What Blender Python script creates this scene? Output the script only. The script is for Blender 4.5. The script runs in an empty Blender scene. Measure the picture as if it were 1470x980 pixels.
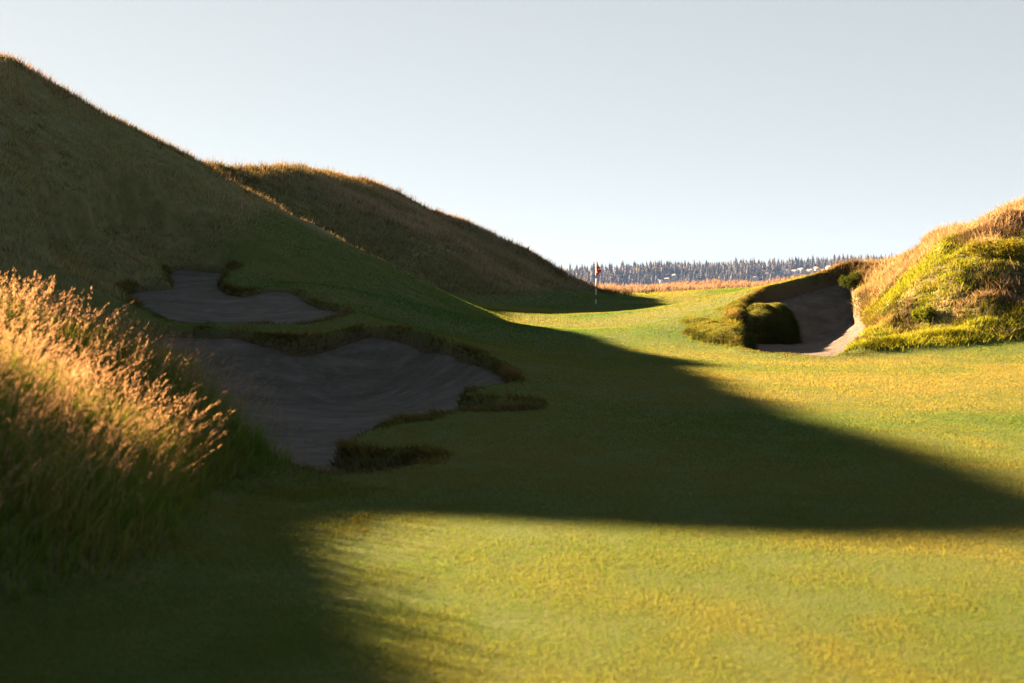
import bpy, math, random
import numpy as np
from mathutils import Vector

rng = np.random.default_rng(7)
random.seed(7)
C = bpy.context.scene.collection
SC = bpy.context.scene

# ------------------------------------------------------------------ camera model
F = 1470 * 50 / 36.0
EYE = 1.6
TH = math.atan(90 / F)
def P(u, v, d):
    """world point on the ray through photo position (u, v) at distance d ahead of the camera"""
    cx, cy = (u - 735) / F, (490 - v) / F
    x, y, z = cx, cy * math.sin(TH) + math.cos(TH), cy * math.cos(TH) - math.sin(TH)
    k = d / y
    return (x * k, d, EYE + z * k)

# ------------------------------------------------------------------ light direction
EL = math.radians(18.0)
TX, TY = 0.74, -0.673                      # horizontal travel of the sunlight

# ------------------------------------------------------------------ numpy helpers
def hash2(ix, iy, s):
    h = (ix.astype(np.int64) * 374761393 + iy.astype(np.int64) * 668265263 + s * 974634777) & 0xffffffff
    h = ((h ^ (h >> 13)) * 1274126177) & 0xffffffff
    h = h ^ (h >> 16)
    return (h & 0xffff) / 65535.0
def vnoise(x, y, s=0):
    ix, iy = np.floor(x), np.floor(y)
    fx, fy = x - ix, y - iy
    fx, fy = fx * fx * (3 - 2 * fx), fy * fy * (3 - 2 * fy)
    a = hash2(ix, iy, s); b = hash2(ix + 1, iy, s); c = hash2(ix, iy + 1, s); d = hash2(ix + 1, iy + 1, s)
    return (a * (1 - fx) + b * fx) * (1 - fy) + (c * (1 - fx) + d * fx) * fy * 1.0 - 0.5
def fbm(x, y, s=0, o=4):
    t = 0; a = 1.0
    for k in range(o):
        t = t + a * vnoise(x * 2 ** k + 17.3 * k, y * 2 ** k - 9.1 * k, s + k); a *= 0.5
    return t
def sstep(a, b, x):
    t = np.clip((x - a) / (b - a), 0, 1)
    return t * t * (3 - 2 * t)

class RBF:
    def __init__(self, pts, lam=1e-3):
        p = np.array(pts, float); self.p = p[:, :2].copy(); self.p[:, 1] *= 0.7
        n = len(p); D = self.k(self.p, self.p) + lam * np.eye(n)
        Q = np.c_[np.ones(n), self.p]
        A = np.block([[D, Q], [Q.T, np.zeros((3, 3))]])
        self.w = np.linalg.solve(A, np.r_[p[:, 2], 0, 0, 0]); self.n = n
    def k(self, a, b):
        r2 = ((a[:, None, :] - b[None]) ** 2).sum(2)
        return 0.5 * r2 * np.log(r2 + 1e-9) / 100.0
    def __call__(self, x, y):
        sh = np.shape(x); x = np.ravel(x); y = np.ravel(y) * 0.7; out = np.empty(len(x))
        for i in range(0, len(x), 20000):
            q = np.c_[x[i:i + 20000], y[i:i + 20000]]
            out[i:i + 20000] = self.k(q, self.p) @ self.w[:self.n] + np.c_[np.ones(len(q)), q] @ self.w[self.n:]
        return out.reshape(sh)

def smooth_poly(pts, n=5):
    p = np.array(pts, float); m = len(p); out = []
    for i in range(m):
        a, b, c, d = p[i - 1], p[i], p[(i + 1) % m], p[(i + 2) % m]
        for t in np.arange(n) / n:
            out.append(0.5 * (2 * b + (c - a) * t + (2 * a - 5 * b + 4 * c - d) * t * t + (3 * b - a - 3 * c + d) * t ** 3))
    return np.array(out)
def sdf_poly(x, y, poly):
    sh = x.shape; x = x.ravel(); y = y.ravel()
    lo, hi = poly.min(0) - 3, poly.max(0) + 3
    out = np.full(len(x), 3.0)
    sel = np.where((x > lo[0]) & (x < hi[0]) & (y > lo[1]) & (y < hi[1]))[0]
    px, py = x[sel], y[sel]
    d2 = np.full(len(sel), 1e9); ins = np.zeros(len(sel), bool)
    for i in range(len(poly)):
        a = poly[i - 1]; b = poly[i]; e = b - a
        L = (e ** 2).sum() + 1e-12
        t = np.clip(((px - a[0]) * e[0] + (py - a[1]) * e[1]) / L, 0, 1)
        d2 = np.minimum(d2, (px - a[0] - t * e[0]) ** 2 + (py - a[1] - t * e[1]) ** 2)
        cr = (a[1] > py) != (b[1] > py)
        if b[1] != a[1]:
            xi = a[0] + (py - a[1]) * e[0] / (b[1] - a[1]); ins ^= cr & (px < xi)
    d = np.sqrt(d2); d[ins] *= -1
    out[sel] = np.minimum(d, 3.0)
    return out.reshape(sh)
def tent(x, y, ridge, sf, sb, w):
    """a dune: a crest line with sloping flanks; sf in front of the crest (camera side), sb behind"""
    r = np.array(ridge, float); best = np.full(x.shape, -1e9)
    for i in range(len(r) - 1):
        a, b = r[i], r[i + 1]; e = b[:2] - a[:2]; L = (e ** 2).sum()
        t = np.clip(((x - a[0]) * e[0] + (y - a[1]) * e[1]) / L, 0, 1)
        qx, qy = x - a[0] - t * e[0], y - a[1] - t * e[1]
        d = np.sqrt(qx * qx + qy * qy)
        front = sstep(-0.6, 0.6, -(e[0] * qy - e[1] * qx) / math.sqrt(L))
        s = sb + (sf - sb) * front
        best = np.maximum(best, a[2] + t * (b[2] - a[2]) - s * (np.sqrt(d * d + w * w) - w))
    return best
def smax(a, b, k):
    h = np.clip(0.5 + 0.5 * (b - a) / k, 0, 1)
    return a * (1 - h) + b * h + k * h * (1 - h)

# ------------------------------------------------------------------ layout: bunkers
B1 = [(420,684,11.6),(520,686,11.55),(600,674,11.9),(622,662,12.35),(606,656,12.75),(550,656,12.8),(508,655,12.95),(500,642,13.5),(522,629,14.2),
      (600,609,15.6),(645,598,16.5),(700,594,16.9),(758,592,17.1),(770,582,17.9),(764,576,18.3),(715,575,18.5),(685,573,18.7),(672,567,19.1),(700,556,20.0),(742,548,20.6),
      (733,534,21.4),(692,510,23),(650,495,24.6),(600,479,26),(545,471,27),(505,478,26.8),(440,488,25.9),(380,484,26),(330,475,26.6),
      (250,473,26.8),(190,474,26.4),(140,500,23),(135,560,19),(190,620,15),(290,664,12.6)]
B2 = [(196,446,29.8),(240,464,28.8),(320,468,28.5),(420,468,28.6),(470,461,29.5),(505,449,30.6),(480,441,31.7),(452,434,32.8),(425,420,34.2),
      (385,416,34.4),(350,421,33.8),(322,409,35),(324,397,36.6),(345,388,38),(300,382,38.7),(250,382,38.7),(236,398,36.8),(242,410,35.2),
      (195,414,34.4),(176,424,33.2),(180,436,31.2)]
B3 = [(1062,500,33.2),(1085,505,31.9),(1130,509,30.9),(1198,513,30.1),(1226,497,32.6),(1250,468,37.5),(1246,452,40.8),(1238,436,44.2),(1228,404,46.8),
      (1216,391,47.8),(1150,404,47.6),(1090,421,46.8),(1072,434,45),(1058,460,41),(1058,480,37)]
HUMPS = [([(984,468,38.8),(990,483,36.2),(1010,491,34.6),(1040,496,33.6),(1064,499,33),(1076,492,33.5),(1074,479,35),(1052,465,37.4),(1030,456,38.8),(1005,454,39.6),(990,458,39.8)], .58),
         ([(1038,450,43.5),(1048,465,40.8),(1075,477,40.2),(1110,478,40.8),(1134,467,42.3),(1139,450,43.8),(1122,440,44.6),(1080,438,45),(1050,443,44.8)], .82)]
S1 = [(600,540,24.9),(550,545,25.2),(500,545,25.3),(400,530,25.3),(250,522,25.7),(680,546,22.5),(640,541,23.4),(720,567,20.2),(600,600,20.2),(500,605,20.8),(350,585,21.5),
      (250,570,22),(200,610,18.5),(400,645,17.5),(330,677,14),(420,681,13.8),(560,676,12.4),(700,591,18.5),(745,586,18.1),(560,477,26.9),(600,486,26),(640,498,24.75),(400,489,25.95),(250,476,26.85),(500,482,26.75),(692,521,22.6),(480,640,18),(730,546,21.0)]
S2 = [(220,442,31),(300,455,30),(400,453,30.4),(462,448,31),(300,430,33),(400,430,33),(275,402,37),(300,391,38.3),(215,428,33),(430,436,32.6)]
S3 = [(1208,460,45.9),(1180,466,45.6),(1140,466,45.3),(1100,464,45),(1212,486,43.4),(1180,490,43),(1130,492,42.5),(1085,490,41),(1226,490,38.5),(1246,469,38.4),(1236,452,43.2),(1160,507,36.6),
      (1205,509,33.4),(1100,504,35.8),(1075,500,34.6),(1085,500,37),(1200,414,47.0),(1150,424,46.8),(1110,432,46.2)]
W = lambda L: [P(*q) for q in L]
wB1, wB2, wB3 = W(B1), W(B2), W(B3)
polyH = [smooth_poly([P(*q)[:2] for q in h]) for h, _ in HUMPS]
polyB = [smooth_poly([q[:2] for q in w]) for w in (wB1, wB2, wB3)]
sandR = [RBF(W(s), 3e-3) for s in (S1, S2, S3)]

# ------------------------------------------------------------------ layout: mown ground
base_px = [(700,500,29),(800,520,26),(600,470,33.5),(560,425,48),(600,430,50),(680,440,54),(855,447,62),(620,440,42),(750,465,47),(520,468,28),(200,467,27.7),
           (300,469,27.6),(400,470,27.6),(470,440,33.5),(330,388,39),(250,378,40),(170,418,34),(100,450,26),(950,470,43),(965,458,40.5),(1010,453,40),(1000,492,34.4),(1060,501,32.8),(980,478,36.8),(1070,418,48.5),(1130,406,49),(1225,385,48.5),
           (900,465,46),(1000,440,60),(1050,425,70),(1100,412,85),(1060,436,46),(1030,446,42),(990,452,42.5),(1045,452,42),(640,584,17.8),(560,612,14.8),
           (570,640,13.3),(740,562,19.6),(790,585,18),(440,404,36),(420,408,36.5),(370,402,36.2),(400,455,29.6),
           (1005,438,72),(900,432,74),(780,425,76),(650,424,70)]
base_pts = W(base_px) + wB1 + wB2 + wB3 + [
    (0,-6,0),(-8,-4,.1),(8,-4,0),(0,0,0),(-4,4,.08),(4,4,0),(0,8,0),(5,9,0),(-3,8.5,.03),(0,12,0),(5,13,0),(0,17,0),(6,18,0),(3,22,0),(8,22,0.02),(3,28,0),(12,28,.06),(18,28,.2),
    (-9,14,.3),(-12,8,.4),(-14,25,1.2),(-16,35,2),(-10,60,1.1),(-20,70,1.4),(-8,74,.9),(0,100,.3),(14,100,.8),(25,100,1.2),(-20,100,1),(25,70,1.4),(25,45,1.4),(22,10,.3),(35,60,2),(-30,50,2),
    (10,120,.2),(30,120,.6),(-20,125,.5),(60,120,.6),(-60,120,.5),(60,20,1),(-60,20,2)]
baseR = RBF(base_pts, 4e-3)

R_D1a = [(-34,38,8.5),(-20.5,31,10.6),P(0,99,45)]
R_D1 = [P(0,99,45),P(60,132,46),P(120,163,47),P(180,196,48),P(240,226,48),P(300,272,47.5),P(355,309,47),P(420,358,46),P(480,398,45),P(530,419,45.5)]
R_SP = [(-20.5,31,10.6),(-20.4,28,8.2),(-15,22.5,4.2),(-11,18,2.2),(-8,15.5,1.2)]
R_D2 = [(-32,50,5.5),(-25,55,7.2),(-19.8,57.8,8.0),(-17.6,61.5,7.2),P(250,237,66),P(330,241,69),P(400,242,72),P(480,249,81),P(540,270,87),P(560,281,87),P(640,311,87),P(720,357,87),P(775,386,86),P(822,408,85),P(880,424,84)]
R_D2b = [(-17,60,7.4),(-13,53.6,5.7),(-10.2,50.2,4.2),(-8.4,48.9,3.1)]  # unseen spur added behind the left dune to shade its lower ridge
R_D3 = [P(1226,388,48.5),P(1240,376,47),P(1300,358,43.5),P(1350,338,41),P(1420,320,39.5),P(1470,302,38.5),P(1600,250,39.5),(22,40,5.4),(34,38,6.5)]
R_D3c = [P(1218,503,31.0),P(1250,492,31.5),P(1310,484,31.9),P(1390,473,32.9),P(1490,458,34.4),P(1600,445,35.5)]
R_D3b = [P(1300,356,42.5),P(1290,440,38.5),P(1264,482,34.5),P(1226,506,31.4)]
R_M = [(-3.2,11.3,.02),(-3.5,11.8,.25),(-3.85,12.1,.60),(-4.5,12.4,1.10),(-6.2,12.6,1.55),(-8.5,12.2,1.6)]
R_M2 = [(-5.15,10.8,1.12),(-5.08,9.4,1.55),(-4.95,7.8,1.6),(-5.4,5.6,1.2)]
R_G = [P(700,412,122),P(850,417,122),P(900,417,123),P(1000,416,121),P(1100,412,118),P(1250,404,112)]
R_G2 = [P(955,414,138),P(985,409,138),P(1030,408,138),P(1075,411,138),P(1150,411,136)]

def terrain(x, y):
    b = baseR(x, y)
    b = b + 0.06 * fbm(x / 5, y / 7, 3, 3) * sstep(6, 14, y)
    calm = np.clip(sdf_poly(x, y, polyB[2]) / 2.0, .12, 1)
    n1 = fbm(x / 5.0, y / 5.0, 11, 4); n2 = fbm(x / 1.1, y / 1.1, 23, 3)
    d1 = smax(smax(tent(x, y, R_D1, .56, .55, 1.2), tent(x, y, R_D1a, .82, .82, 1.2), .6), tent(x, y, R_SP, .8, .8, .8), .4)
    d2 = smax(tent(x, y, R_D2, .52, .55, .7), tent(x, y, R_D2b, .6, .6, .6), .3)
    d3 = smax(tent(x, y, R_D3, .62, .45, 1.0), np.maximum(tent(x, y, R_D3b, .75, .42, .7), tent(x, y, R_D3c, .38, .3, .5)), .4)
    m = smax(tent(x, y, R_M, .48, .45, .5), tent(x, y, R_M2, .6, .6, .5), .3)
    g = np.maximum(tent(x, y, R_G, .12, .1, 2), tent(x, y, R_G2, .14, .12, 2))
    w1 = sstep(-.1, .9, d1 - b); w2 = sstep(-.1, .9, d2 - b); w3 = sstep(-.05, .5, d3 - b); wm = sstep(-.1, .3, m - b); wg = sstep(-.15, .2, g - b) * (y > 95)
    h = smax(b, d1 + w1 * (.42 * n1 + .17 * n2), .5)
    h = smax(h, d2 + w2 * (.34 * n1 + .20 * n2), .7)
    h = smax(h, d3 + w3 * calm * (.35 * n1 + .34 * n2), .22)
    h = smax(h, m + wm * .12 * n1, .2)
    h = smax(h, g + wg * .3 * n1, .4)
    fall = sstep(132, 270, y)
    h = h * (1 - fall) - 19 * fall
    return h, b, w1, w2, w3, wm, wg

def spaced(segs):
    out = []
    for a, b, s in segs: out += list(np.arange(a, b - 1e-6, s))
    out.append(segs[-1][1]); return np.array(out)
gx = spaced([(-140,-60,4),(-60,-24,1),(-24,-12,.3),(-12,-8,.14),(-8,13.5,.085),(13.5,22,.25),(22,60,1),(60,140,4)])
gy = spaced([(-30,-4,1.5),(-4,4,.35),(4,10,.14),(10,30,.085),(30,48,.11),(48,70,.22),(70,92,.3),(92,145,.5),(145,280,4)])
X, Y = np.meshgrid(gx, gy)
H, BASE, W1, W2, W3, WM, WG = terrain(X, Y)
edge_n = 0.16 * fbm(X / .7, Y / .7, 31, 3)
SD = [sdf_poly(X, Y, p) + edge_n * k for p, k in zip(polyB, (.8, 1, .7))]
SAND = [r(X, Y) for r in sandR]
SDmin = np.minimum(np.minimum(SD[0], SD[1]), SD[2])
for i, w_, k in ((1, W1, .55), (2, W3, .7)):          # the dunes run out gently to the sand's edge
    sd = SD[i]; lim = np.maximum(SAND[i] + .16, BASE - .3 * (i == 1)) + k * np.maximum(sd, 0) + 6 * sstep(1.6, 2.85, sd)
    H = np.where(w_ > .02, np.where(sd < 2.9, -smax(-H, -lim, .25), H), H)
H0 = H.copy()
for i in range(3):
    lipw = (.32, .32, .5)[i]
    H = H + (.05, .05, .05 + .11 * sstep(34, 38, Y))[i] * np.exp(-(np.maximum(SD[i], -.15) / lipw) ** 2) * (SD[i] > -1) * (1 - .8 * np.maximum(W1, W3)) * (1 + 1.2 * fbm(X / 1.3, Y / 1.3, 41, 2))
for i in range(3):
    under = (.04 + .05 * sstep(17, 22, Y), .05 + .03 * sstep(30, 33, Y), .10 + .30 * sstep(43, 45.5, Y))[i]
    cap = -smax(-SAND[i], -(H0 - under), .12)
    SAND[i] = cap + .03 * fbm(X / .6, Y / .9, 51 + i, 3) + .10 * fbm(X / 2.6, Y / 2.6, 57 + i, 2)
    s = sstep(-.02, (-.24, -.24, -.26)[i], SD[i])
    H = H * (1 - s) + (SAND[i] - .18) * s
HSD = [sdf_poly(X, Y, p) + .30 * fbm(X / .8, Y / .8, 37, 3) for p in polyH]
for sd, (_, zt) in zip(HSD, HUMPS):                     # rounded turf humps beside the right bunker
    xc = sum(P(*q)[0] for q in HUMPS[0 if sd is HSD[0] else 1][0]) / 9; wd = .8 + 1.6 * sstep(xc + .1, xc - 1.2, X)
    lo = np.minimum(np.where(SD[2] < 0, SAND[2] - .05, BASE), zt); q = np.clip(-sd / wd, 0, 1)
    zh = lo + (zt + .22 * fbm(X / .75, Y / .75, 39, 3) - lo) * np.sqrt(1 - (1 - q) ** 2.2)
    H = np.where(sd < 0, np.maximum(H, zh), H)
HMIN = np.minimum(HSD[0], HSD[1]); SDmin = np.where(HMIN < 0, 0, SDmin)
W1G = W1 * np.maximum(sstep(-6.6, -9.2, X), sstep(36, 33, Y))         # the far end of the left dune is mown
ROUGH = np.clip(np.maximum.reduce([W1G, W2, W3, WM, WG]), 0, 1)

def bil(A, x, y):
    i = np.clip(np.searchsorted(gx, x) - 1, 0, len(gx) - 2); j = np.clip(np.searchsorted(gy, y) - 1, 0, len(gy) - 2)
    fx = np.clip((x - gx[i]) / (gx[i + 1] - gx[i]), 0, 1); fy = np.clip((y - gy[j]) / (gy[j + 1] - gy[j]), 0, 1)
    return (A[j, i] * (1 - fx) + A[j, i + 1] * fx) * (1 - fy) + (A[j + 1, i] * (1 - fx) + A[j + 1, i + 1] * fx) * fy

# ------------------------------------------------------------------ object helpers
def tag(o, label=None, cat=None, group=None, kind=None):
    if label: o['label'] = label
    if cat: o['category'] = cat
    if group: o['group'] = group
    if kind: o['kind'] = kind
    return o
def np_mesh(name, verts, faces, mat, parent=None, smooth=False, attrs=None):
    """verts (n,3); faces (m,k) all of one size"""
    me = bpy.data.meshes.new(name); verts = np.ascontiguousarray(verts, np.float32); faces = np.ascontiguousarray(faces, np.int32)
    m, k = faces.shape
    me.vertices.add(len(verts)); me.vertices.foreach_set('co', verts.ravel())
    me.loops.add(m * k); me.loops.foreach_set('vertex_index', faces.ravel())
    me.polygons.add(m); me.polygons.foreach_set('loop_start', np.arange(m, dtype=np.int32) * k)
    if smooth: me.polygons.foreach_set('use_smooth', np.ones(m, bool))
    for an, (ty, arr) in (attrs or {}).items():
        a = me.attributes.new(an, ty, 'POINT')
        a.data.foreach_set('value' if ty == 'FLOAT' else 'color', np.ascontiguousarray(arr, np.float32).ravel())
    me.update(); me.validate()
    me.materials.append(mat)
    o = bpy.data.objects.new(name, me); C.objects.link(o)
    if parent: o.parent = parent
    return o
def empty(name, loc, rz=0):
    o = bpy.data.objects.new(name, None); o.empty_display_size = .2
    o.location = loc; o.rotation_euler = (0, 0, rz); C.objects.link(o); return o
class MB:
    def __init__(s): s.v = []; s.f = []
    def add(s, v, f):
        n = len(s.v); s.v += [tuple(map(float, q)) for q in v]; s.f += [tuple(n + i for i in q) for q in f]
    def box(s, a, b):
        x0, y0, z0 = a; x1, y1, z1 = b
        s.add([(x0,y0,z0),(x1,y0,z0),(x1,y1,z0),(x0,y1,z0),(x0,y0,z1),(x1,y0,z1),(x1,y1,z1),(x0,y1,z1)],
              [(0,3,2,1),(4,5,6,7),(0,1,5,4),(1,2,6,5),(2,3,7,6),(3,0,4,7)])
    def tube(s, z0, z1, r0, r1, n=12, c=(0,0)):
        v = [(c[0] + r * math.cos(2*math.pi*i/n), c[1] + r * math.sin(2*math.pi*i/n), z) for z, r in ((z0, r0), (z1, r1)) for i in range(n)]
        s.add(v, [(i, (i+1) % n, n + (i+1) % n, n + i) for i in range(n)] + [tuple(range(n))[::-1], tuple(range(n, 2*n))])
    def build(s, name, mat, parent=None, smooth=False):
        me = bpy.data.meshes.new(name); me.from_pydata(s.v, [], s.f); me.update()
        if smooth: me.polygons.foreach_set('use_smooth', [True] * len(me.polygons))
        me.materials.append(mat); o = bpy.data.objects.new(name, me); C.objects.link(o)
        if parent: o.parent = parent
        return o

# ------------------------------------------------------------------ materials
def newmat(name):
    m = bpy.data.materials.new(name); m.use_nodes = True; nt = m.node_tree; nt.nodes.clear()
    return m, nt, nt.nodes.new, nt.links.new
def ramp(nt, fac, stops):
    r = nt.nodes.new('ShaderNodeValToRGB'); nt.links.new(fac, r.inputs[0])
    e = r.color_ramp.elements
    while len(e) < len(stops): e.new(.5)
    for q, (p, c) in zip(e, stops): q.position = p; q.color = (*c, 1)
    return r.outputs[0]
def noise(nt, co, scale, detail=4, rough=.55, dist=0):
    n = nt.nodes.new('ShaderNodeTexNoise'); n.inputs['Scale'].default_value = scale; n.inputs['Detail'].default_value = detail
    n.inputs['Roughness'].default_value = rough; n.inputs['Distortion'].default_value = dist
    nt.links.new(co, n.inputs['Vector']); return n.outputs['Fac']
def mix(nt, fac, a, b, mode='MIX'):
    m = nt.nodes.new('ShaderNodeMix'); m.data_type = 'RGBA'; m.blend_type = mode
    for s, q in ((0, fac), (6, a), (7, b)):
        if isinstance(q, (int, float)): m.inputs[s].default_value = q
        elif isinstance(q, tuple): m.inputs[s].default_value = (*q, 1)
        else: nt.links.new(q, m.inputs[s])
    return m.outputs[2]
def simple(name, col, rough=.7, metal=0, vary=.15, scale=8):
    m, nt, N, L = newmat(name); o = N('ShaderNodeOutputMaterial'); b = N('ShaderNodeBsdfPrincipled')
    g = N('ShaderNodeNewGeometry')
    n = noise(nt, g.outputs['Position'], scale, 3)
    c = ramp(nt, n, [(.3, tuple(k * (1 - vary) for k in col)), (.7, tuple(min(1, k * (1 + vary)) for k in col))])
    L(c, b.inputs['Base Color']); b.inputs['Roughness'].default_value = rough; b.inputs['Metallic'].default_value = metal
    L(b.outputs[0], o.inputs[0]); return m
def blade_mat(name, trans=.45, rough=.55, gain=1.0, warm=1.45):
    m, nt, N, L = newmat(name); o = N('ShaderNodeOutputMaterial')
    a = N('ShaderNodeAttribute'); a.attribute_name = 'tint'
    d = N('ShaderNodeBsdfDiffuse'); t = N('ShaderNodeBsdfTranslucent'); s = N('ShaderNodeMixShader'); s.inputs[0].default_value = trans
    L(a.outputs['Color'], d.inputs[0])
    tc = mix(nt, 1.0, a.outputs['Color'], (warm * gain, 1.25 * gain, .7 * gain), 'MULTIPLY')
    L(tc, t.inputs[0])
    L(d.outputs[0], s.inputs[1]); L(t.outputs[0], s.inputs[2])
    L(s.outputs[0], o.inputs[0]); return m

def ground_mat():
    m, nt, N, L = newmat('turf'); o = N('ShaderNodeOutputMaterial'); b = N('ShaderNodeBsdfPrincipled')
    g = N('ShaderNodeNewGeometry'); pos = g.outputs['Position']
    big = noise(nt, pos, .35, 4); mid = noise(nt, pos, 2.2, 5, .65); fine = noise(nt, pos, 26, 4, .7)
    turf = ramp(nt, mid, [(.3, (.020, .042, .009)), (.5, (.032, .054, .011)), (.72, (.055, .060, .015))])
    turf = mix(nt, ramp(nt, fine, [(.35, (.0,) * 3), (.7, (.65,) * 3)]), turf, (.055, .060, .015))
    turf = mix(nt, ramp(nt, big, [(.45, (0,) * 3), (.7, (.5,) * 3)]), turf, (.060, .062, .016))
    roughc = ramp(nt, mid, [(.3, (.048, .060, .024)), (.55, (.082, .082, .038)), (.75, (.12, .105, .06))])
    a = N('ShaderNodeAttribute'); a.attribute_name = 'rough'
    col = mix(nt, a.outputs['Fac'], turf, roughc)
    l = N('ShaderNodeAttribute'); l.attribute_name = 'lip'
    soil = ramp(nt, fine, [(.3, (.026, .021, .014)), (.7, (.062, .050, .032))])
    col = mix(nt, l.outputs['Fac'], col, soil)
    L(col, b.inputs['Base Color']); b.inputs['Roughness'].default_value = .9; b.inputs['Specular IOR Level'].default_value = .1
    bp = N('ShaderNodeBump'); bp.inputs['Strength'].default_value = .6; bp.inputs['Distance'].default_value = .03
    L(fine, bp.inputs['Height']); L(bp.outputs[0], b.inputs['Normal'])
    L(b.outputs[0], o.inputs[0]); return m
def sand_mat():
    m, nt, N, L = newmat('sand'); o = N('ShaderNodeOutputMaterial'); b = N('ShaderNodeBsdfPrincipled')
    g = N('ShaderNodeNewGeometry'); pos = g.outputs['Position']
    mp = N('ShaderNodeMapping'); mp.inputs['Scale'].default_value = (1, 1.9, 1); mp.inputs['Rotation'].default_value = (0, 0, -.3); L(pos, mp.inputs[0])
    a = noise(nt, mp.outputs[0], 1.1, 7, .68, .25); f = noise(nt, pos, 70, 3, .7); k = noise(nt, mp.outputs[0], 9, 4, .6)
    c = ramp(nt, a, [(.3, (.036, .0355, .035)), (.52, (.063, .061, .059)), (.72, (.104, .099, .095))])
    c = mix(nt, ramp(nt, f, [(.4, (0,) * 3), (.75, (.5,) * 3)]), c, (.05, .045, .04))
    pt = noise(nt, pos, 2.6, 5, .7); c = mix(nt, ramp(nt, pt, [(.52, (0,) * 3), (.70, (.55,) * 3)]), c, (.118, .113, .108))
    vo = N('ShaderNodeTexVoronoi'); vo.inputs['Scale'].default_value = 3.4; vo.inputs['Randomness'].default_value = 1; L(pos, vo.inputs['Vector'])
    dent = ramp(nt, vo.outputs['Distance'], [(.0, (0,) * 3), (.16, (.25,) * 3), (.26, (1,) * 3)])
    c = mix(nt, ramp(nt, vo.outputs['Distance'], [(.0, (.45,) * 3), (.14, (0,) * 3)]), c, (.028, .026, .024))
    L(c, b.inputs['Base Color']); b.inputs['Roughness'].default_value = .95; b.inputs['Specular IOR Level'].default_value = .15
    ad = N('ShaderNodeMath'); ad.operation = 'MULTIPLY_ADD'; L(k, ad.inputs[0]); ad.inputs[1].default_value = 2.5
    a2 = N('ShaderNodeMath'); a2.operation = 'MULTIPLY_ADD'; L(dent, a2.inputs[0]); a2.inputs[1].default_value = 2.0; L(f, a2.inputs[2]); L(a2.outputs[0], ad.inputs[2])
    bp = N('ShaderNodeBump'); bp.inputs['Strength'].default_value = .85; bp.inputs['Distance'].default_value = .04
    L(ad.outputs[0], bp.inputs['Height']); L(bp.outputs[0], b.inputs['Normal'])
    L(b.outputs[0], o.inputs[0]); return m
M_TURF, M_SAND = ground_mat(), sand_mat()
M_LAWN = blade_mat('lawn_blades', .5, warm=1.4)
M_DUNE = blade_mat('dune_blades', .18)
M_TALL = blade_mat('tall_blades', .5)
M_ROUGH = blade_mat('rough_blades', .4)

# ------------------------------------------------------------------ the ground sheets
nx, ny = len(gx), len(gy)
IDX = np.arange(nx * ny).reshape(ny, nx)
FA = np.stack([IDX[:-1, :-1], IDX[:-1, 1:], IDX[1:, 1:], IDX[1:, :-1]], -1).reshape(-1, 4)
V = np.stack([X, Y, H], -1).reshape(-1, 3)
lip = np.maximum.reduce([sstep(-.02, -.12, SD[0]), sstep(-.02, -.12, SD[1]), sstep(-.02, -.12, np.where(HMIN < 0, 1, SD[2]))])
A_R, A_L = ROUGH.ravel(), lip.ravel()
cell = lambda A: ((A[:-1, :-1] + A[1:, 1:]) * .5).ravel()
cr = cell(np.where(H0 > -100, ROUGH, 0)); c1, c2, c3, cm, cg = map(cell, (W1, W2, W3, WM, WG))
cls = np.zeros(len(FA), int)
st = np.stack([c1, c2, c3, cm, cg]); am = st.argmax(0); mx = st.max(0)
cls[mx > .5] = am[mx > .5] + 1
def sub(sel):
    f = FA[sel]; u, inv = np.unique(f, return_inverse=True)
    return u, inv.reshape(f.shape)
for k, (nm, lab) in enumerate([('fairway', 'smooth mown golf fairway and green, half in shadow'),
                               ('hill', 'tall shaded grassy dune rising at the left edge'),
                               ('hill', 'broad brown grassy dune behind the green'),
                               ('hill', 'sunlit rough grown dune beside the right bunker'),
                               ('mound', 'low foreground mound under tall seeding grass'),
                               ('hill', 'low golden grass rise in front of the water')]):
    u, f = sub(cls == k)
    o = np_mesh(nm, V[u], f, M_TURF, smooth=True, attrs={'rough': ('FLOAT', A_R[u]), 'lip': ('FLOAT', A_L[u])})
    tag(o, lab, kind='structure')
for i, lab in enumerate(['large shaded sand bunker lying nearest on the left', 'smaller shaded sand bunker above the large one', 'part sunlit sand bunker below the rough dune']):
    cs = cell(SD[i]); u, f = sub(cs < .10)
    vv = V[u].copy(); vv[:, 2] = SAND[i].ravel()[u]
    tag(np_mesh('bunker_sand', vv, f, M_SAND, smooth=True), lab, kind='structure')

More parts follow.
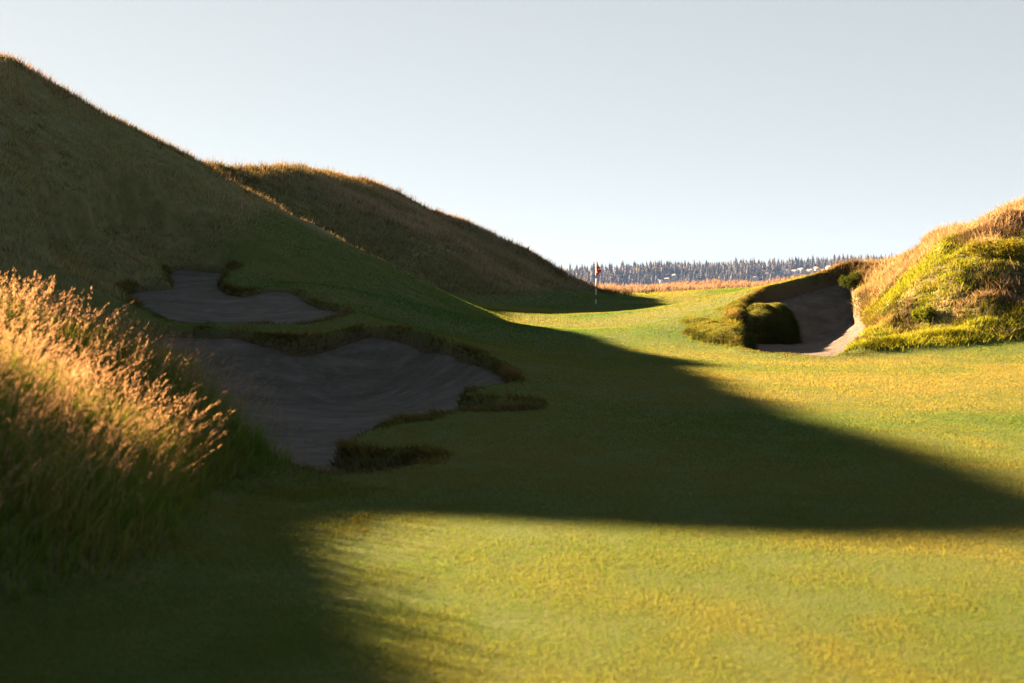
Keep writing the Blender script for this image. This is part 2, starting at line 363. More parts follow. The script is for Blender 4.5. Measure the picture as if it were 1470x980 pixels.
# ------------------------------------------------------------------ grass maker
def col_mix(a, b, t): return np.array(a)[None] * (1 - t[:, None]) + np.array(b)[None] * t[:, None]
def blades(pos, hgt, wid, lean_dir, lean, seg, cb, ct, curve=1.6):
    """ribbons: pos (n,3), hgt, wid, lean_dir (angle), lean (0..1.5 horizontal run per height); colours at base and tip"""
    n = len(pos); T = np.linspace(0, 1, seg + 1)
    ld = np.stack([np.cos(lean_dir), np.sin(lean_dir)], 1)
    ang = rng.uniform(0, math.pi, n); sd = np.stack([np.cos(ang), np.sin(ang)], 1)
    vs, cs = [], []
    for t in T:
        c = pos.copy(); run = (lean * hgt * t ** curve)[:, None]
        c[:, :2] += ld * run; c[:, 2] += hgt * t * (1 - .25 * np.minimum(lean, 1) * t)
        w = (wid * (1 - t) ** .7 * .5)[:, None]
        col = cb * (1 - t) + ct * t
        if t < 1:
            a = c.copy(); a[:, :2] -= sd * w; b = c.copy(); b[:, :2] += sd * w
            vs += [a, b]; cs += [col, col]
        else: vs += [c]; cs += [col]
    m = len(vs); V_ = np.stack(vs, 1).reshape(-1, 3); Cc = np.stack(cs, 1).reshape(-1, 3)
    o = (np.arange(n) * m)[:, None]
    f = []
    for k in range(seg - 1):
        q = 2 * k; f += [np.concatenate([o + q, o + q + 1, o + q + 3], 1), np.concatenate([o + q, o + q + 3, o + q + 2], 1)]
    q = 2 * (seg - 1); f.append(np.concatenate([o + q, o + q + 1, o + q + 2], 1))
    return V_, np.concatenate(f), Cc
def grass_obj(name, parts, mat, label, cat, kind='stuff', gain=(1, 1, 1)):
    n = 0; vs, fs, cs = [], [], []
    for v, f, c in parts: vs.append(v); fs.append(f + n); cs.append(c); n += len(v)
    c = np.concatenate(cs) * np.array(gain); c = np.c_[np.clip(c, 0, 1), np.ones(len(c))]
    return tag(np_mesh(name, np.concatenate(vs), np.concatenate(fs), mat, attrs={'tint': ('FLOAT_COLOR', c)}), label, cat, kind=kind)
def ground_pts(x, y, sink=.004): return np.stack([x, y, bil(H, x, y) - sink], 1)
SUNANG = math.atan2(TY, TX)

# mown lawn: fine blades, thinning with distance from the tee side
def lawn():
    n = 2700000
    d = np.exp(rng.uniform(math.log(4.2), math.log(100), n)); x = rng.uniform(-.46, .46, n) * d
    m = 700000; d2 = np.exp(rng.uniform(math.log(4.5), math.log(70), m)) - 2; x2 = rng.choice([-1, 1], m) * (.46 * d2 + rng.random(m) * (4 + .1 * d2))
    m = 260000; d3 = rng.uniform(-2.5, 4.3, m); x3 = rng.uniform(-6, 6, m)
    x = np.concatenate([x, x2, x3]); d = np.concatenate([d, d2, d3]); n = len(x)
    r = bil(ROUGH, x, d); s = bil(SDmin, x, d)
    k = (r < .35 + .3 * rng.random(n)) & (s > .02); x, d = x[k], d[k]; n = len(x)
    n1 = fbm(x / 3.2, d / 3.2, 61, 4); n2 = fbm(x / .35, d / .5, 67, 3); n3 = fbm(x / 9, d / 12, 71, 2)
    dry = np.clip(.40 + .60 * n1 + .30 * n2 + .6 * n3 + rng.normal(0, .11, n), .08, 1)
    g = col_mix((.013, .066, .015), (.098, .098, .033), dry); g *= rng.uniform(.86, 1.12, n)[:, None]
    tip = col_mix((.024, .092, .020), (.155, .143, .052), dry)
    far_ = np.maximum(d, 4); h = (.010 + .00045 * far_) * rng.uniform(.6, 1.5, n) * (1 + .5 * n2); w = (.0020 + .00050 * far_) * np.where((np.abs(x) > .46 * d) | (d < 4.2), 2.2, 1) * rng.uniform(.7, 1.3, n)
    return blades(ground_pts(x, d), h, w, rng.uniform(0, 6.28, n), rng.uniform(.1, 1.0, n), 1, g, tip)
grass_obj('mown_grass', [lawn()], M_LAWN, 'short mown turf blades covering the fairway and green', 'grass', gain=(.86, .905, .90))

# grass hanging over the bunker lips
def lips():
    parts = []
    for i in range(3):
        pl = polyB[i]; nxt = np.roll(pl, -1, 0); L = np.sqrt(((nxt - pl) ** 2).sum(1))
        n = (24000, 14000, 26000)[i]
        idx = rng.choice(len(pl), n, p=L / L.sum()); t = rng.random(n)[:, None]
        q = pl[idx] * (1 - t) + nxt[idx] * t
        q += rng.normal(0, (.10, .12, .2)[i], (n, 2))
        s = bil(SD[i], q[:, 0], q[:, 1]); k = (s > -.14) & (s < (.17, .2, .4)[i]) & (rng.random(n) < np.clip(.62 + 2.2 * fbm(q[:, 0] / 1.4, q[:, 1] / 1.4, 83, 3), .06, 1)); q = q[k]; s = s[k]; n = len(q)
        gxs = bil(SD[i], q[:, 0] + .1, q[:, 1]) - bil(SD[i], q[:, 0] - .1, q[:, 1]); gys = bil(SD[i], q[:, 0], q[:, 1] + .1) - bil(SD[i], q[:, 0], q[:, 1] - .1)
        inw = np.arctan2(-gys, -gxs) + rng.normal(0, .6, n)
        clump = fbm(q[:, 0] / .5, q[:, 1] / .5, 81, 3)
        near = q[:, 1] < (12.3, 0, 33)[i]
        h = rng.uniform(.04, .12, n) * np.clip(1 + 1.8 * clump, .25, 2.4) * np.where(near, .45, 1); dry = np.clip(.35 + .9 * clump + rng.normal(0, .2, n), 0, 1)
        gr = (i == 2) * .8
        cb = col_mix((.030, .042 + .01 * gr, .012), (.075, .052, .022), dry); ct = col_mix((.048, .066 + .01 * gr, .018), (.13, .095, .045), dry)
        parts.append(blades(ground_pts(q[:, 0], q[:, 1], .01), h, rng.uniform(.010, .022, n) * (1 + .015 * q[:, 1]), inw, rng.uniform(.3, 1.5, n), 2, cb, ct))
    hm = ((HMIN[:-1, :-1] + HMIN[1:, 1:]) * .5 < .12).ravel(); q4 = V[FA[hm]]
    nr = np.cross(q4[:, 2] - q4[:, 0], q4[:, 3] - q4[:, 1]); ar = np.linalg.norm(nr, axis=1); nr = nr / ar[:, None]
    n = 90000; id_ = rng.choice(len(q4), n, p=ar / ar.sum()); a, b = rng.random((2, n, 1)); q = q4[id_]
    pos = (q[:, 0] * (1 - a) + q[:, 1] * a) * (1 - b) + (q[:, 3] * (1 - a) + q[:, 2] * a) * b
    nn = nr[id_]; steep = 1 - nn[:, 2]; t = np.clip(rng.random(n) + .6 * fbm(pos[:, 0] / .5, pos[:, 1] / .5, 87, 3), 0, 1)
    ld = np.arctan2(nn[:, 1], nn[:, 0]) + rng.normal(0, .7, n); tp = sstep(.30, .04, steep)[:, None]
    hb = col_mix((.009, .024, .005), (.024, .026, .008), t) * (1 - tp) + np.array((.045, .070, .015)) * tp; ht = col_mix((.018, .042, .008), (.050, .050, .014), t) * (1 - tp) + np.array((.090, .108, .028)) * tp  # lawn-toned tops tinted as if lit, fescue on steep faces darkened as shade
    parts.append(blades(pos - nn * .01, rng.uniform(.025, .08, n) * (.5 + 2.4 * steep), rng.uniform(.012, .024, n), ld, rng.uniform(.2, .8, n) + steep, 2,
                        hb, ht))
    return parts
grass_obj('lip_grass', lips(), M_ROUGH, 'ragged brown green grass hanging over the bunker edges', 'grass')

# the tall seeding grass of the foreground mound
def tall():
    parts = []
    def where(n, lo=.3):
        x = rng.uniform(-9.5, -1.2, n * 5); y = rng.uniform(5, 15.5, n * 5)
        wm = bil(WM, x, y); p = np.clip((wm - lo) * 1.8, 0, 1) * (y > 5.0)
        k = rng.random(len(x)) < p; return x[k][:n], y[k][:n]
    # green understorey
    x, y = where(110000, .12); n = len(x); e = bil(WM, x, y)
    c = fbm(x / .6, y / .6, 91, 3); dry = np.clip(.25 + .8 * c + rng.normal(0, .2, n), 0, 1)
    h = rng.uniform(.16, .42, n) * (.35 + .65 * e) * (1 + .5 * c)
    parts.append(blades(ground_pts(x, y), h, rng.uniform(.005, .011, n), rng.normal(.1, 1.2, n), rng.uniform(.15, .9, n), 3,
                        col_mix((.038, .072, .010), (.09, .07, .022), dry), col_mix((.085, .145, .018), (.20, .15, .05), dry)))
    # stalks with seed heads
    x, y = where(10500, .38); n = len(x); c = fbm(x / .8, y / .8, 95, 3)
    h = rng.uniform(.32, .60, n) * (1 + .35 * c); ld = rng.normal(-.1, .8, n); ln = rng.uniform(.1, .75, n)
    dry = np.clip(.55 + .5 * c + rng.normal(0, .2, n), 0, 1)
    pos = ground_pts(x, y)
    parts.append(blades(pos, h, rng.uniform(.004, .006, n), ld, ln, 4, col_mix((.035, .05, .011), (.09, .065, .027), dry), col_mix((.13, .105, .04), (.22, .14, .075), dry)))
    # seed heads: small grains clustered along the last third of each stalk
    m = 16
    t = rng.uniform(.66, 1.04, (n, m)); run = ln[:, None] * h[:, None] * t ** 1.6
    cx = x[:, None] + np.cos(ld)[:, None] * run; cy = y[:, None] + np.sin(ld)[:, None] * run
    cz = pos[:, 2:3] + h[:, None] * t * (1 - .25 * np.minimum(ln, 1)[:, None] * t)
    sp = (.009 * np.sin(np.clip((t - .64) / .42, 0, 1) * math.pi) + .003)
    cx += rng.normal(0, 1, (n, m)) * sp; cy += rng.normal(0, 1, (n, m)) * sp; cz += rng.normal(0, .004, (n, m))
    g = np.stack([cx, cy, cz], -1).reshape(-1, 3); N_ = len(g)
    dd = np.repeat(dry, m)
    parts.append(blades(g, rng.uniform(.016, .034, N_), rng.uniform(.0035, .006, N_), np.repeat(ld, m) + rng.normal(0, .4, N_), np.repeat(ln, m) * 1.2 + rng.uniform(0, .4, N_), 1,
                        col_mix((.13, .085, .06), (.22, .135, .11), dd), col_mix((.21, .14, .09), (.32, .205, .165), dd)))
    return parts
grass_obj('tall_grass', tall(), M_TALL, 'tall seeding grass with tan heads on the foreground mound', 'grass', gain=(.84, 1.0, 1.15))

# small weeds between mound and bunker
def weeds():
    n = 34000; x = rng.uniform(-4.2, -.9, n); y = rng.uniform(8.6, 12.2, n)
    e = bil(WM, x, y); s = bil(SDmin, x, y); f = fbm(x / .5, y / .5, 99, 3)
    p = sstep(-.4, .35, f + .5 * e - .55 * (x + 1.55) - .5 * np.maximum(9.6 - y, 0)) * (s > .03); k = (rng.random(n) < p); x, y, f = x[k], y[k], f[k]; n = len(x)
    dry = np.clip(.2 + .5 * f + rng.normal(0, .15, n), 0, 1)
    return [blades(ground_pts(x, y), rng.uniform(.014, .042, n) * (1 + .6 * f), rng.uniform(.004, .008, n), rng.uniform(0, 6.28, n), rng.uniform(.2, 1.3, n), 2,
                   col_mix((.025, .055, .008), (.07, .052, .016), dry), col_mix((.05, .10, .013), (.13, .10, .035), dry))]
grass_obj('weed_cover', weeds(), M_TALL, 'leafy green weeds between the mound and the large bunker', 'weeds')

# fescue on the big dunes
def fescue(wgt, n, ybox, xbox, hh, ww, cols, seed, hz=0, thr=.25):
    x = rng.uniform(*xbox, n * 4); y = rng.uniform(*ybox, n * 4)
    w = bil(wgt, x, y); s = bil(SDmin, x, y)
    cl = fbm(x / 1.6, y / 1.6, seed, 4)
    k = (rng.random(len(x)) < np.clip((w - thr) * 2.5, 0, 1) * np.clip(.8 + .8 * cl, .45, 1)) & (s > .1)
    x, y, cl = x[k][:n], y[k][:n], cl[k][:n]; n = len(x)
    big = fbm(x / 6, y / 6, seed + 5, 3)
    dry = np.clip(.45 + hz * (bil(H, x, y) - 3.5) + .9 * big + .5 * cl + rng.normal(0, .2, n), 0, 1)
    h = rng.uniform(*hh, n) * (1 + .6 * cl)
    return blades(ground_pts(x, y), h, rng.uniform(*ww, n), rng.normal(-.3, 1.2, n), rng.uniform(.1, .8, n), 2,
                  col_mix(cols[0], cols[1], dry), col_mix(cols[2], cols[3], dry))
DK = ((.042, .060, .018), (.080, .068, .034), (.080, .098, .032), (.16, .13, .075))
def stalks(ridge, n, spread, hh, ww):
    r = np.array(ridge); seg = rng.integers(0, len(r) - 1, n); t = rng.random(n)[:, None]
    q = r[seg, :2] * (1 - t) + r[seg + 1, :2] * t + rng.normal(0, spread, (n, 2))
    x, y = q[:, 0], q[:, 1]; h = rng.uniform(*hh, n); pos = ground_pts(x, y); ld = rng.uniform(-1.5, 1.5, n); ln = rng.uniform(.05, .4, n)
    a = blades(pos, h, rng.uniform(*ww, n), ld, ln, 3, np.tile((.07, .058, .028), (n, 1)), np.tile((.17, .125, .07), (n, 1)))
    return a
def tussocks(wgt, n, ybox, xbox, hh, ww, per=18):
    x = rng.uniform(*xbox, n * 6); y = rng.uniform(*ybox, n * 6); k = (bil(wgt, x, y) > .6) & (bil(SDmin, x, y) > .4) & (fbm(x / 3, y / 3, 151, 3) > rng.uniform(-.25, .25, len(x)))
    x, y = x[k][:n], y[k][:n]; n = len(x); sz = np.repeat(rng.uniform(.5, 1.4, n), per); d = np.repeat(rng.random(n), per)
    an = rng.uniform(0, 6.28, n * per); rad = np.abs(rng.normal(0, .16, n * per)) * sz * ww[1] * 30
    x = np.repeat(x, per) + np.cos(an) * rad; y = np.repeat(y, per) + np.sin(an) * rad; n = len(x)
    return blades(ground_pts(x, y, .02), rng.uniform(*hh, n) * sz, rng.uniform(*ww, n), an, rng.uniform(.3, 1.2, n), 2,
                  col_mix((.020, .026, .008), (.075, .060, .030), d), col_mix((.045, .056, .016), (.19, .145, .08), d))
def tufts(ridge, n, spread, hh, ww, per=16):
    r = np.array(ridge); seg = rng.integers(0, len(r) - 1, n); t = rng.random(n)[:, None]
    q = np.repeat(r[seg, :2] * (1 - t) + r[seg + 1, :2] * t + rng.normal(0, spread, (n, 2)), per, 0); sz = np.repeat(rng.uniform(.5, 1.3, n), per)
    an = rng.uniform(0, 6.28, len(q)); rad = np.abs(rng.normal(0, .13, len(q))) * sz
    x, y = q[:, 0] + np.cos(an) * rad, q[:, 1] + np.sin(an) * rad; n = len(x); d = np.repeat(rng.random(n // per), per)
    return blades(ground_pts(x, y, .02), rng.uniform(*hh, n) * sz, rng.uniform(*ww, n), an, rng.uniform(.2, 1.0, n), 2,
                  col_mix((.022, .026, .010), (.045, .034, .018), d), col_mix((.04, .045, .015), (.085, .062, .034), d))
grass_obj('fescue_grass', [fescue(W1G, 90000, (14, 52), (-26, -3), (.08, .24), (.012, .03), DK, 101, hz=.07),
                           tussocks(W1G, 1500, (16, 52), (-24, -7), (.10, .26), (.012, .024)), tufts(R_D1[:6], 700, .8, (.12, .36), (.014, .03)), stalks(R_D1[:6], 900, .5, (.15, .4), (.012, .02))], M_DUNE, 'dark green brown fescue covering the tall left dune', 'grass', gain=(1.8, 1.75, 2.1))
grass_obj('fescue_grass', [fescue(W2, 130000, (50, 97), (-32, 9), (.12, .34), (.03, .055), ((.050, .060, .022), (.115, .092, .050), (.105, .108, .044), (.24, .185, .11)), 111),
                           tussocks(W2, 1500, (50, 96), (-30, 8), (.18, .45), (.02, .04)), tufts(R_D2, 700, 1.3, (.2, .5), (.022, .045)), stalks(R_D2, 1500, .7, (.25, .75), (.018, .028))], M_DUNE, 'brown fescue covering the broad dune behind the green', 'grass', gain=(1.15, 1.17, 1.4))
grass_obj('fescue_grass', [fescue(WG, 60000, (100, 150), (-20, 50), (.3, .75), (.05, .10), ((.07, .045, .04), (.12, .08, .065), (.16, .11, .095), (.22, .15, .13)), 121, thr=.1)],
          M_TALL, 'golden dry grass on the low rise before the water', 'grass', gain=(.62, .78, 1.0))
def right_rough():
    parts = []
    # spreading green-yellow mats, tan heather tufts, dry stalks
    nt_ = 7500
    x = rng.uniform(5.5, 22, nt_ * 3); y = rng.uniform(28, 48, nt_ * 3); w = bil(W3, x, y); s = bil(SD[2], x, y)
    k = (w > .05) & (s > -.1); x, y = x[k][:nt_], y[k][:nt_]; n = len(x)
    zz = bil(H, x, y); type_n = 1.3 * fbm(x / 1.9, y / 1.9, 131, 4) + .34 * (zz - 1.9) + .05 * (x - 10) + rng.normal(0, .12, n)
    per = 26
    X_ = np.repeat(x, per); Y_ = np.repeat(y, per); T_ = np.repeat(type_n, per); R_ = np.repeat(rng.uniform(.6, 1.4, n), per)
    rad = np.abs(rng.normal(0, .17, len(X_))) * R_; an = rng.uniform(0, 6.28, len(X_))
    X_ = X_ + np.cos(an) * rad; Y_ = Y_ + np.sin(an) * rad
    k = bil(SD[2], X_, Y_) > -.16; X_, Y_, T_, R_, an = X_[k], Y_[k], T_[k], R_[k], an[k]; n = len(X_)
    dry = sstep(-.08, .30, T_ + rng.normal(0, .07, n))
    tone = rng.uniform(.6, 1.25, n)[:, None]
    dk = sstep(.12, .32, fbm(X_ / 1.2, Y_ / 1.2, 141, 3))[:, None]
    tone = tone * (1 - .66 * dk)
    cb = col_mix((.040, .060, .009), (.095, .072, .052), dry) * tone; ct = col_mix((.185, .205, .018), (.30, .215, .165), dry) * tone
    parts.append(blades(ground_pts(X_, Y_), rng.uniform(.07, .20, n) * R_ * (.75 + .5 * dry), rng.uniform(.012, .030, n), an + rng.normal(0, .5, n), rng.uniform(.2, 1.1, n), 2, cb, ct))
    parts.append(stalks(R_D3[:8], 1300, .9, (.15, .4), (.010, .016)))
    return parts
grass_obj('rough_grass', right_rough(), M_ROUGH, 'tufted green and tan rough grass on the sunlit right dune', 'grass', gain=(.95, 1.05, 1.1))

# leafy shrubs on the right dune
M_SHRUB = blade_mat('shrub_leaves', .3)
def shrub_mesh(seed, r, hgt, nl, dark):
    rg = np.random.default_rng(seed)
    lob = [(rg.normal(0, .42) * r, rg.normal(0, .42) * r, rg.uniform(.35, .8) * hgt, rg.uniform(.35, .6) * r) for _ in range(9)]
    pts = []
    for lx, ly, lz, lr in lob:
        u = rg.normal(0, 1, (nl // 9, 3)); u /= np.linalg.norm(u, axis=1)[:, None]
        pts.append(np.array([lx, ly, lz]) + u * lr * rg.uniform(.5, 1.05, (len(u), 1)))
    p = np.concatenate(pts); p = p[p[:, 2] > -.05]; n = len(p)
    t = rg.random(n); c0, c1 = dark
    v, f, c = blades(p, rg.uniform(.04, .09, n), rg.uniform(.025, .05, n), rg.uniform(0, 6.28, n), rg.uniform(.5, 1.6, n), 1, col_mix(c0, c1, t), col_mix(c0, c1, t) * 1.25)
    return v, f, np.c_[c, np.ones(len(c))]
shr = [(1226,396,46.5,.4,.45,'dark leafy shrub overhanging the back of the right bunker',((.016,.028,.006),(.04,.065,.011))),
       (1442,398,36,.5,.32,'yellow leaved shrub near the right edge of the frame',((.06,.075,.009),(.15,.14,.018))),
       (1330,462,34.6,.40,.22,'mossy green shrub low on the right dune',((.045,.075,.009),(.10,.13,.016)))]
for i, (u, v, d, r, hg, lab, dark) in enumerate(shr):
    x, y, _ = P(u, v, d); z = float(bil(H, np.array([x]), np.array([y]))[0])
    v_, f_, c_ = shrub_mesh(300 + i, r, hg, 2600, dark)
    o = np_mesh('shrub', v_, f_, M_SHRUB, attrs={'tint': ('FLOAT_COLOR', c_)}); o.location = (x, y, z - .08)
    tag(o, lab, 'shrub', 'shrubs on the right dune')

# ------------------------------------------------------------------ flagstick
M_WHITE = simple('flag_white', (.75, .75, .74), .45); M_BLACK = simple('flag_black', (.02, .02, .022), .5)
M_NAVY = simple('navy_cloth', (.015, .025, .06), .8); M_RED = simple('red_cloth', (.55, .03, .02), .8); M_CUP = simple('cup_plastic', (.6, .6, .58), .5)
fx, fy, _ = P(855.5, 447, 62)
fz = float(bil(H, np.array([fx]), np.array([fy]))[0])
fl = tag(empty('golf_flag', (fx, fy, fz)), 'striped flagstick with a limp navy and red flag standing on the green', 'golf flag')
TOPZ = 2.25
z = 0; k = 0; lens = [.36, .2, .19, .25, .2, .25, .26, TOPZ - 1.71]
pl_ = MB(); pl_.tube(-.12, TOPZ, .015, .0145, 12); pl_.build('pole', M_WHITE, fl, True)
for k, l in enumerate(lens):
    if k % 2 == 0:
        bd = MB(); bd.tube(z + .001, z + l, .0175, .0172, 12); bd.build('band', M_BLACK, fl, True)
    z += l
kn = MB(); kn.tube(TOPZ, TOPZ + .03, .022, .012); kn.build('finial', M_BLACK, fl)
def cloth(z0, z1, mat, nm, wtop, wbot):
    nu, nv = 18, 14; m = MB(); vv = []
    for j in range(nv + 1):
        t = j / nv; zz = z0 + (z1 - z0) * t
        for i in range(nu + 1):
            s = i / nu; wdt = wtop + (wbot - wtop) * t
            vv.append((.02 + wdt * s, .05 * math.sin(s * 9 + t * 2.2) * (.3 + s), zz - .12 * s * (1 - t * .5) - .03 * math.sin(s * 7)))
    m.add(vv, [(j * (nu + 1) + i, j * (nu + 1) + i + 1, (j + 1) * (nu + 1) + i + 1, (j + 1) * (nu + 1) + i) for j in range(nv) for i in range(nu)])
    o = m.build(nm, mat, fl, True); md = o.modifiers.new('thick', 'SOLIDIFY'); md.thickness = .006; return o
cloth(TOPZ - .02, TOPZ - .34, M_NAVY, 'flag', .03, .20)
cloth(TOPZ - .335, TOPZ - .60, M_RED, 'flag', .21, .05)
cup = MB(); cup.tube(.004, .012, .055, .055, 20); cup.build('cup', M_CUP, fl)

# ------------------------------------------------------------------ water and the far shore
def water_mat():
    m, nt, N, L = newmat('water'); o = N('ShaderNodeOutputMaterial'); b = N('ShaderNodeBsdfPrincipled')
    b.inputs['Base Color'].default_value = (.03, .05, .06, 1); b.inputs['Roughness'].default_value = .12; b.inputs['IOR'].default_value = 1.33
    g = N('ShaderNodeNewGeometry'); n = noise(nt, g.outputs['Position'], .5, 4); bp = N('ShaderNodeBump'); bp.inputs['Strength'].default_value = .3; bp.inputs['Distance'].default_value = .4
    L(n, bp.inputs['Height']); L(bp.outputs[0], b.inputs['Normal']); L(b.outputs[0], o.inputs[0]); return m
wv = np.array([(-1900, 215, -15), (1900, 215, -15), (1900, 2640, -15), (-1900, 2640, -15)]); tag(np_mesh('water', wv, np.array([[0, 1, 2, 3]]), water_mat()), 'pale strip of open water before the wooded shore', kind='structure')
sv = np.array([(-1950, 262, -17.5), (1950, 262, -17.5), (1950, 2660, -17.5), (-1950, 2660, -17.5)]); tag(np_mesh('ground', sv, np.array([[0, 1, 2, 3]]), simple('seabed', (.08, .07, .05))), 'sandy ground reaching out under the water', kind='structure')
def farz(x, y):
    zr = np.interp(x, [-1500, 0, 100, 300, 480, 680, 900, 1600], [0, -2, 1, 11, 15, 25, 30, 24]) + 4 * vnoise(x / 90, y / 90, 5)
    t = sstep(2495, 2650, y)
    return -16 + (zr + 16) * t
fxg = np.linspace(-1800, 1800, 240); fyg = np.linspace(2470, 3050, 60); FX, FY = np.meshgrid(fxg, fyg); FZ = farz(FX, FY)
ii = np.arange(FX.size).reshape(FX.shape); ff = np.stack([ii[:-1, :-1], ii[:-1, 1:], ii[1:, 1:], ii[1:, :-1]], -1).reshape(-1, 4)
tag(np_mesh('hillside', np.stack([FX, FY, FZ], -1).reshape(-1, 3), ff, simple('far_ground', (.028, .034, .018), .95, 0, .4, .02), smooth=True), 'wooded hillside on the far shore', kind='structure')

M_FIR = simple('fir_needles', (.022, .030, .020), .9, 0, .3, .05)
def conifer(seed, h):
    rg = random.Random(seed); v, f = [], []
    tr = .018 * h; v += [(tr * math.cos(a), tr * math.sin(a), -2) for a in (0, 2.1, 4.2)] + [(0, 0, h * .9)]; f += [(0, 1, 3), (1, 2, 3), (2, 0, 3)]
    base = rg.uniform(.06, .25); wdt = rg.uniform(.13, .21); lay = 9
    for k in range(lay):
        t = k / (lay - 1); z = h * (base + (1 - base) * t ** .9 * .93); r = h * wdt * (1 - t) ** .8 * rg.uniform(.75, 1.2) + .25
        nb = rg.randint(6, 8); a0 = rg.random() * 6; dz = h * .12
        for b in range(nb):
            a = a0 + b * 6.283 / nb + rg.uniform(-.2, .2); rr = r * rg.uniform(.65, 1.15); i = len(v)
            v += [(0, 0, z + dz), (rr * math.cos(a - .45), rr * math.sin(a - .45), z - dz * .1 * rg.random()), (rr * 1.2 * math.cos(a), rr * 1.2 * math.sin(a), z - dz * rg.uniform(.2, .6)), (rr * math.cos(a + .45), rr * math.sin(a + .45), z)]
            f += [(i, i + 1, i + 2), (i, i + 2, i + 3)]
    i = len(v); v += [(.3, 0, h * .88), (-.15, .25, h * .88), (-.15, -.25, h * .88), (0, 0, h * 1.02)]; f += [(i, i+1, i+3), (i+1, i+2, i+3), (i+2, i, i+3)]
    return np.array(v), np.array(f)
CON = [conifer(900 + i, 22 + 1.6 * (i % 5)) for i in range(8)]
CME = []
for v, f in CON:
    me = bpy.data.meshes.new('conifer'); me.from_pydata([tuple(q) for q in v], [], [tuple(q) for q in f]); me.update(); me.materials.append(M_FIR); CME.append(me)
HOUSES = [(1128,391,2600,13,0),(1140,393,2585,12,1),(1150,389,2605,14,0),(1162,391,2600,15,2),(1172,387,2620,13,0),(1183,392,2590,12,1),(1190,386,2630,12,0),(1204,388,2620,11,2),(1212,384,2640,13,0),
          (1084,401,2545,10,1),(1046,392,2600,11,2),(968,398,2570,10,2),(948,406,2530,15,0),(958,403,2545,12,2)]
def on_hill(u, v):
    for d in np.arange(2505, 2720, 2.5):
        p = P(u, v, d)
        if farz(np.array([p[0]]), np.array([d]))[0] > p[2] - 1.5: return p
    return P(u, v, 2648)
hx = [on_hill(*q[:2]) for q in HOUSES]
def clear(x, y, s=1.0):
    for (a, b, _) in hx:
        if abs(x - a) < 10 * s and -150 * s < y - b < 10: return False
    return True
def single(x, y, rg, lab, grp):
    o = bpy.data.objects.new('conifer_tree', CME[rg.randrange(8)]); s = rg.uniform(.78, 1.18)
    o.location = (x, y, float(farz(np.array([x]), np.array([y]))[0]) - .3); o.scale = (s * rg.uniform(.85, 1.2), s, s); o.rotation_euler = (0, 0, rg.random() * 6.28)
    C.objects.link(o); tag(o, lab, 'tree', grp)
rg = random.Random(5)
x = 40.0
while x < 730:
    single(x, rg.uniform(2735, 2760), rg, 'hazy blue grey conifer on the skyline across the water', 'conifers along the far skyline'); x += rg.uniform(3, 6)
x = 60.0
while x < 640:
    yy = rg.uniform(2504, 2530)
    if clear(x, yy): single(x, yy, rg, 'hazy conifer at the foot of the far wooded shore', 'conifers along the far shoreline')
    x += rg.uniform(7, 16)
fv, ffc, n0 = [], [], 0
for y0 in np.arange(2532, 2735, 11.0):
    x = -140.0 + rg.uniform(0, 9)
    while x < 860:
        yy = y0 + rg.uniform(-5, 5)
        if clear(x, yy, .9):
            v, f = CON[rg.randrange(8)]; s = rg.uniform(.45, .98); a = rg.random() * 6.28
            q = v * s; q = np.c_[q[:, 0] * math.cos(a) - q[:, 1] * math.sin(a), q[:, 0] * math.sin(a) + q[:, 1] * math.cos(a), q[:, 2]]
            q += np.array([x, yy, float(farz(np.array([x]), np.array([yy]))[0]) - .3]); fv.append(q); ffc.append(f + n0); n0 += len(q)
        x += rg.uniform(5.5, 12)
tag(np_mesh('forest', np.concatenate(fv), np.concatenate(ffc), M_FIR), 'dense hazy conifer wood covering the far hillside', 'forest', kind='stuff')
HW = [simple('house_white', (.48, .48, .47), .7, 0, .06, .3), simple('house_grey', (.42, .43, .44), .7, 0, .1, .3), simple('house_tan', (.48, .40, .32), .7, 0, .1, .3)]
HR = [simple('roof_grey', (.22, .22, .23), .8, 0, .15, .5), simple('roof_brown', (.20, .15, .12), .8, 0, .15, .5), simple('roof_dark', (.10, .10, .11), .8, 0, .15, .5)]
M_PANE = simple('house_glass', (.04, .05, .06), .15)
ORD = 'first second third fourth fifth sixth seventh eighth ninth tenth eleventh twelfth thirteenth fourteenth fifteenth sixteenth seventeenth eighteenth nineteenth twentieth'.split()
HLAB = ['white house with a grey roof', 'grey house with a brown roof', 'tan house with a dark roof']
order = sorted(range(len(HOUSES)), key=lambda i: HOUSES[i][0])
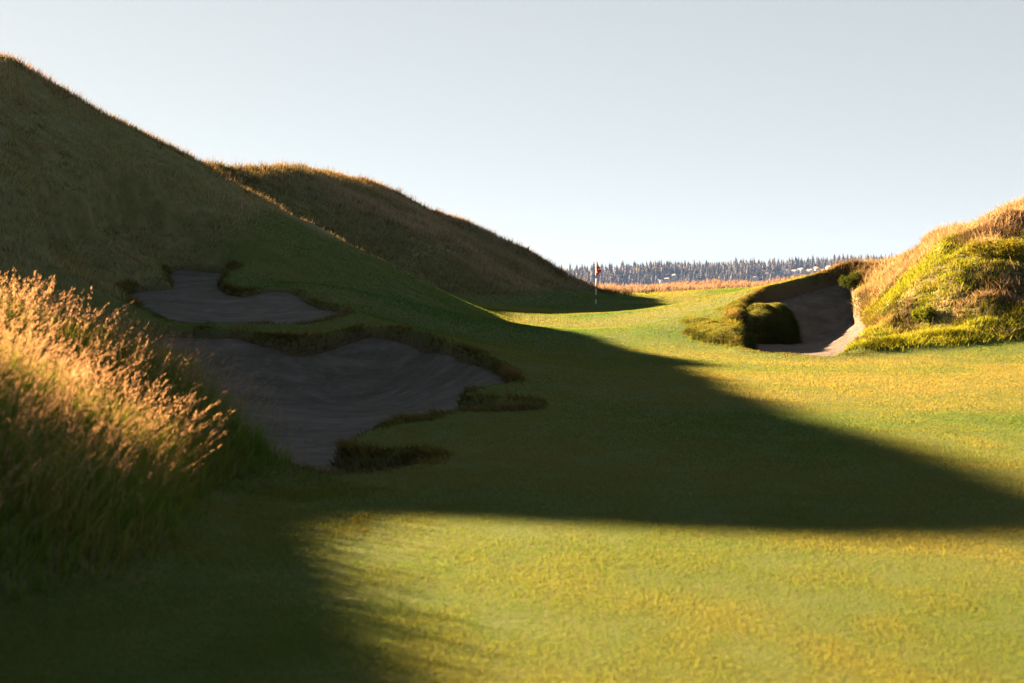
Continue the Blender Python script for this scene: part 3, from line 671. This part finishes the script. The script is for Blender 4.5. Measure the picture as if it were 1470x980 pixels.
for rank, i in enumerate(order):
    u, v, d, w, st = HOUSES[i]; x, y, _ = hx[i]
    z = float(farz(np.array([x]), np.array([y]))[0]); hh = rg.uniform(4.5, 6.5); dp = rg.uniform(7, 9); w *= .9
    r = empty('house', (x, y, z - 1), rg.uniform(-1.3, -.9))
    a = MB(); a.box((-w/2, -dp/2, -1.5), (w/2, dp/2, hh)); a.add([(-w/2 + .01, -dp/2, hh), (-w/2 + .01, dp/2, hh), (-w/2 + .01, 0, hh + 2.3), (w/2 - .01, -dp/2, hh), (w/2 - .01, dp/2, hh), (w/2 - .01, 0, hh + 2.3)], [(0, 2, 1), (3, 4, 5)])
    a.build('wall', HW[st], r)
    b = MB(); ov = .6
    for sg in (-1, 1):
        b.add([(-w/2 - ov, sg * (dp/2 + ov), hh - .4), (w/2 + ov, sg * (dp/2 + ov), hh - .4), (w/2 + ov, 0, hh + 2.5), (-w/2 - ov, 0, hh + 2.5),
               (-w/2 - ov, sg * (dp/2 + ov), hh - .1), (w/2 + ov, sg * (dp/2 + ov), hh - .1), (w/2 + ov, 0, hh + 2.85), (-w/2 - ov, 0, hh + 2.85)],
              [(0,1,2,3),(4,5,6,7),(0,1,5,4),(1,2,6,5),(2,3,7,6),(3,0,4,7)])
    b.build('roof', HR[st], r)
    for q in (-.28, .28):
        for zz in (1.6, 4.2):
            m = MB(); m.box((q * w - .9, -dp/2 - .12, zz), (q * w + .9, -dp/2 + .05, zz + 1.4)); m.build('window', M_PANE, r)
    tag(r, f'{HLAB[st]}, {ORD[rank]} from the left along the far shore', 'house', 'houses on the far shore')

# ------------------------------------------------------------------ haze
def haze():
    m, nt, N, L = newmat('haze'); o = N('ShaderNodeOutputMaterial'); p = N('ShaderNodeVolumePrincipled')
    p.inputs['Color'].default_value = (.20, .40, 1, 1); p.inputs['Density'].default_value = 0.000027; p.inputs['Anisotropy'].default_value = 0
    L(p.outputs[0], o.inputs['Volume'])
    b = MB(); b.box((-2000, -60, -22), (2000, 3100, 75)); h = b.build('haze', m); tag(h, 'thin pale haze over the water and far shore', 'haze', kind='stuff')
haze()

# ------------------------------------------------------------------ world, sun, camera
w = bpy.data.worlds.new('World'); SC.world = w; w.use_nodes = True; nt = w.node_tree
bg = nt.nodes['Background']; sky = nt.nodes.new('ShaderNodeTexSky'); sky.sky_type = 'NISHITA'; sky.sun_disc = False
sky.sun_elevation = EL; sky.sun_rotation = math.atan2(-TX, -TY)
sky.altitude = 0; sky.air_density = .35; sky.dust_density = .25; sky.ozone_density = 1.0
gm = nt.nodes.new('ShaderNodeGamma'); gm.inputs[1].default_value = .36; nt.links.new(sky.outputs[0], gm.inputs[0])
hs = nt.nodes.new('ShaderNodeHueSaturation'); hs.inputs['Saturation'].default_value = .42; hs.inputs['Value'].default_value = .43; nt.links.new(gm.outputs[0], hs.inputs['Color'])
tn = mix(nt, 1.0, hs.outputs[0], (.985, 1.015, .965), 'MULTIPLY'); nt.links.new(tn, bg.inputs[0]); bg.inputs[1].default_value = .05
sl = bpy.data.lights.new('sun', 'SUN'); sl.energy = 5.0; sl.angle = math.radians(.65); sl.color = (1, .59, .31)
so = bpy.data.objects.new('sun', sl); C.objects.link(so)
so.rotation_euler = Vector((TX * math.cos(EL), TY * math.cos(EL), -math.sin(EL))).to_track_quat('-Z', 'Y').to_euler(); so.location = (-40, 40, 40)
cd = bpy.data.cameras.new('camera'); co = bpy.data.objects.new('camera', cd); C.objects.link(co)
co.location = (0, 0, EYE); co.rotation_euler = (math.pi / 2 - TH, 0, 0); cd.lens = 50; cd.sensor_width = 36; cd.clip_start = .1; cd.clip_end = 9000
cd.dof.use_dof = True; cd.dof.focus_distance = 60; cd.dof.aperture_fstop = 2.8
SC.camera = co
vs = SC.view_settings; vs.view_transform = 'Standard'; vs.look = 'None'; vs.gamma = 1; vs.exposure = 4.4
SC.cycles.max_bounces = 6; SC.cycles.diffuse_bounces = 3; SC.cycles.transmission_bounces = 4; SC.cycles.volume_bounces = 1; SC.cycles.sample_clamp_indirect = 6
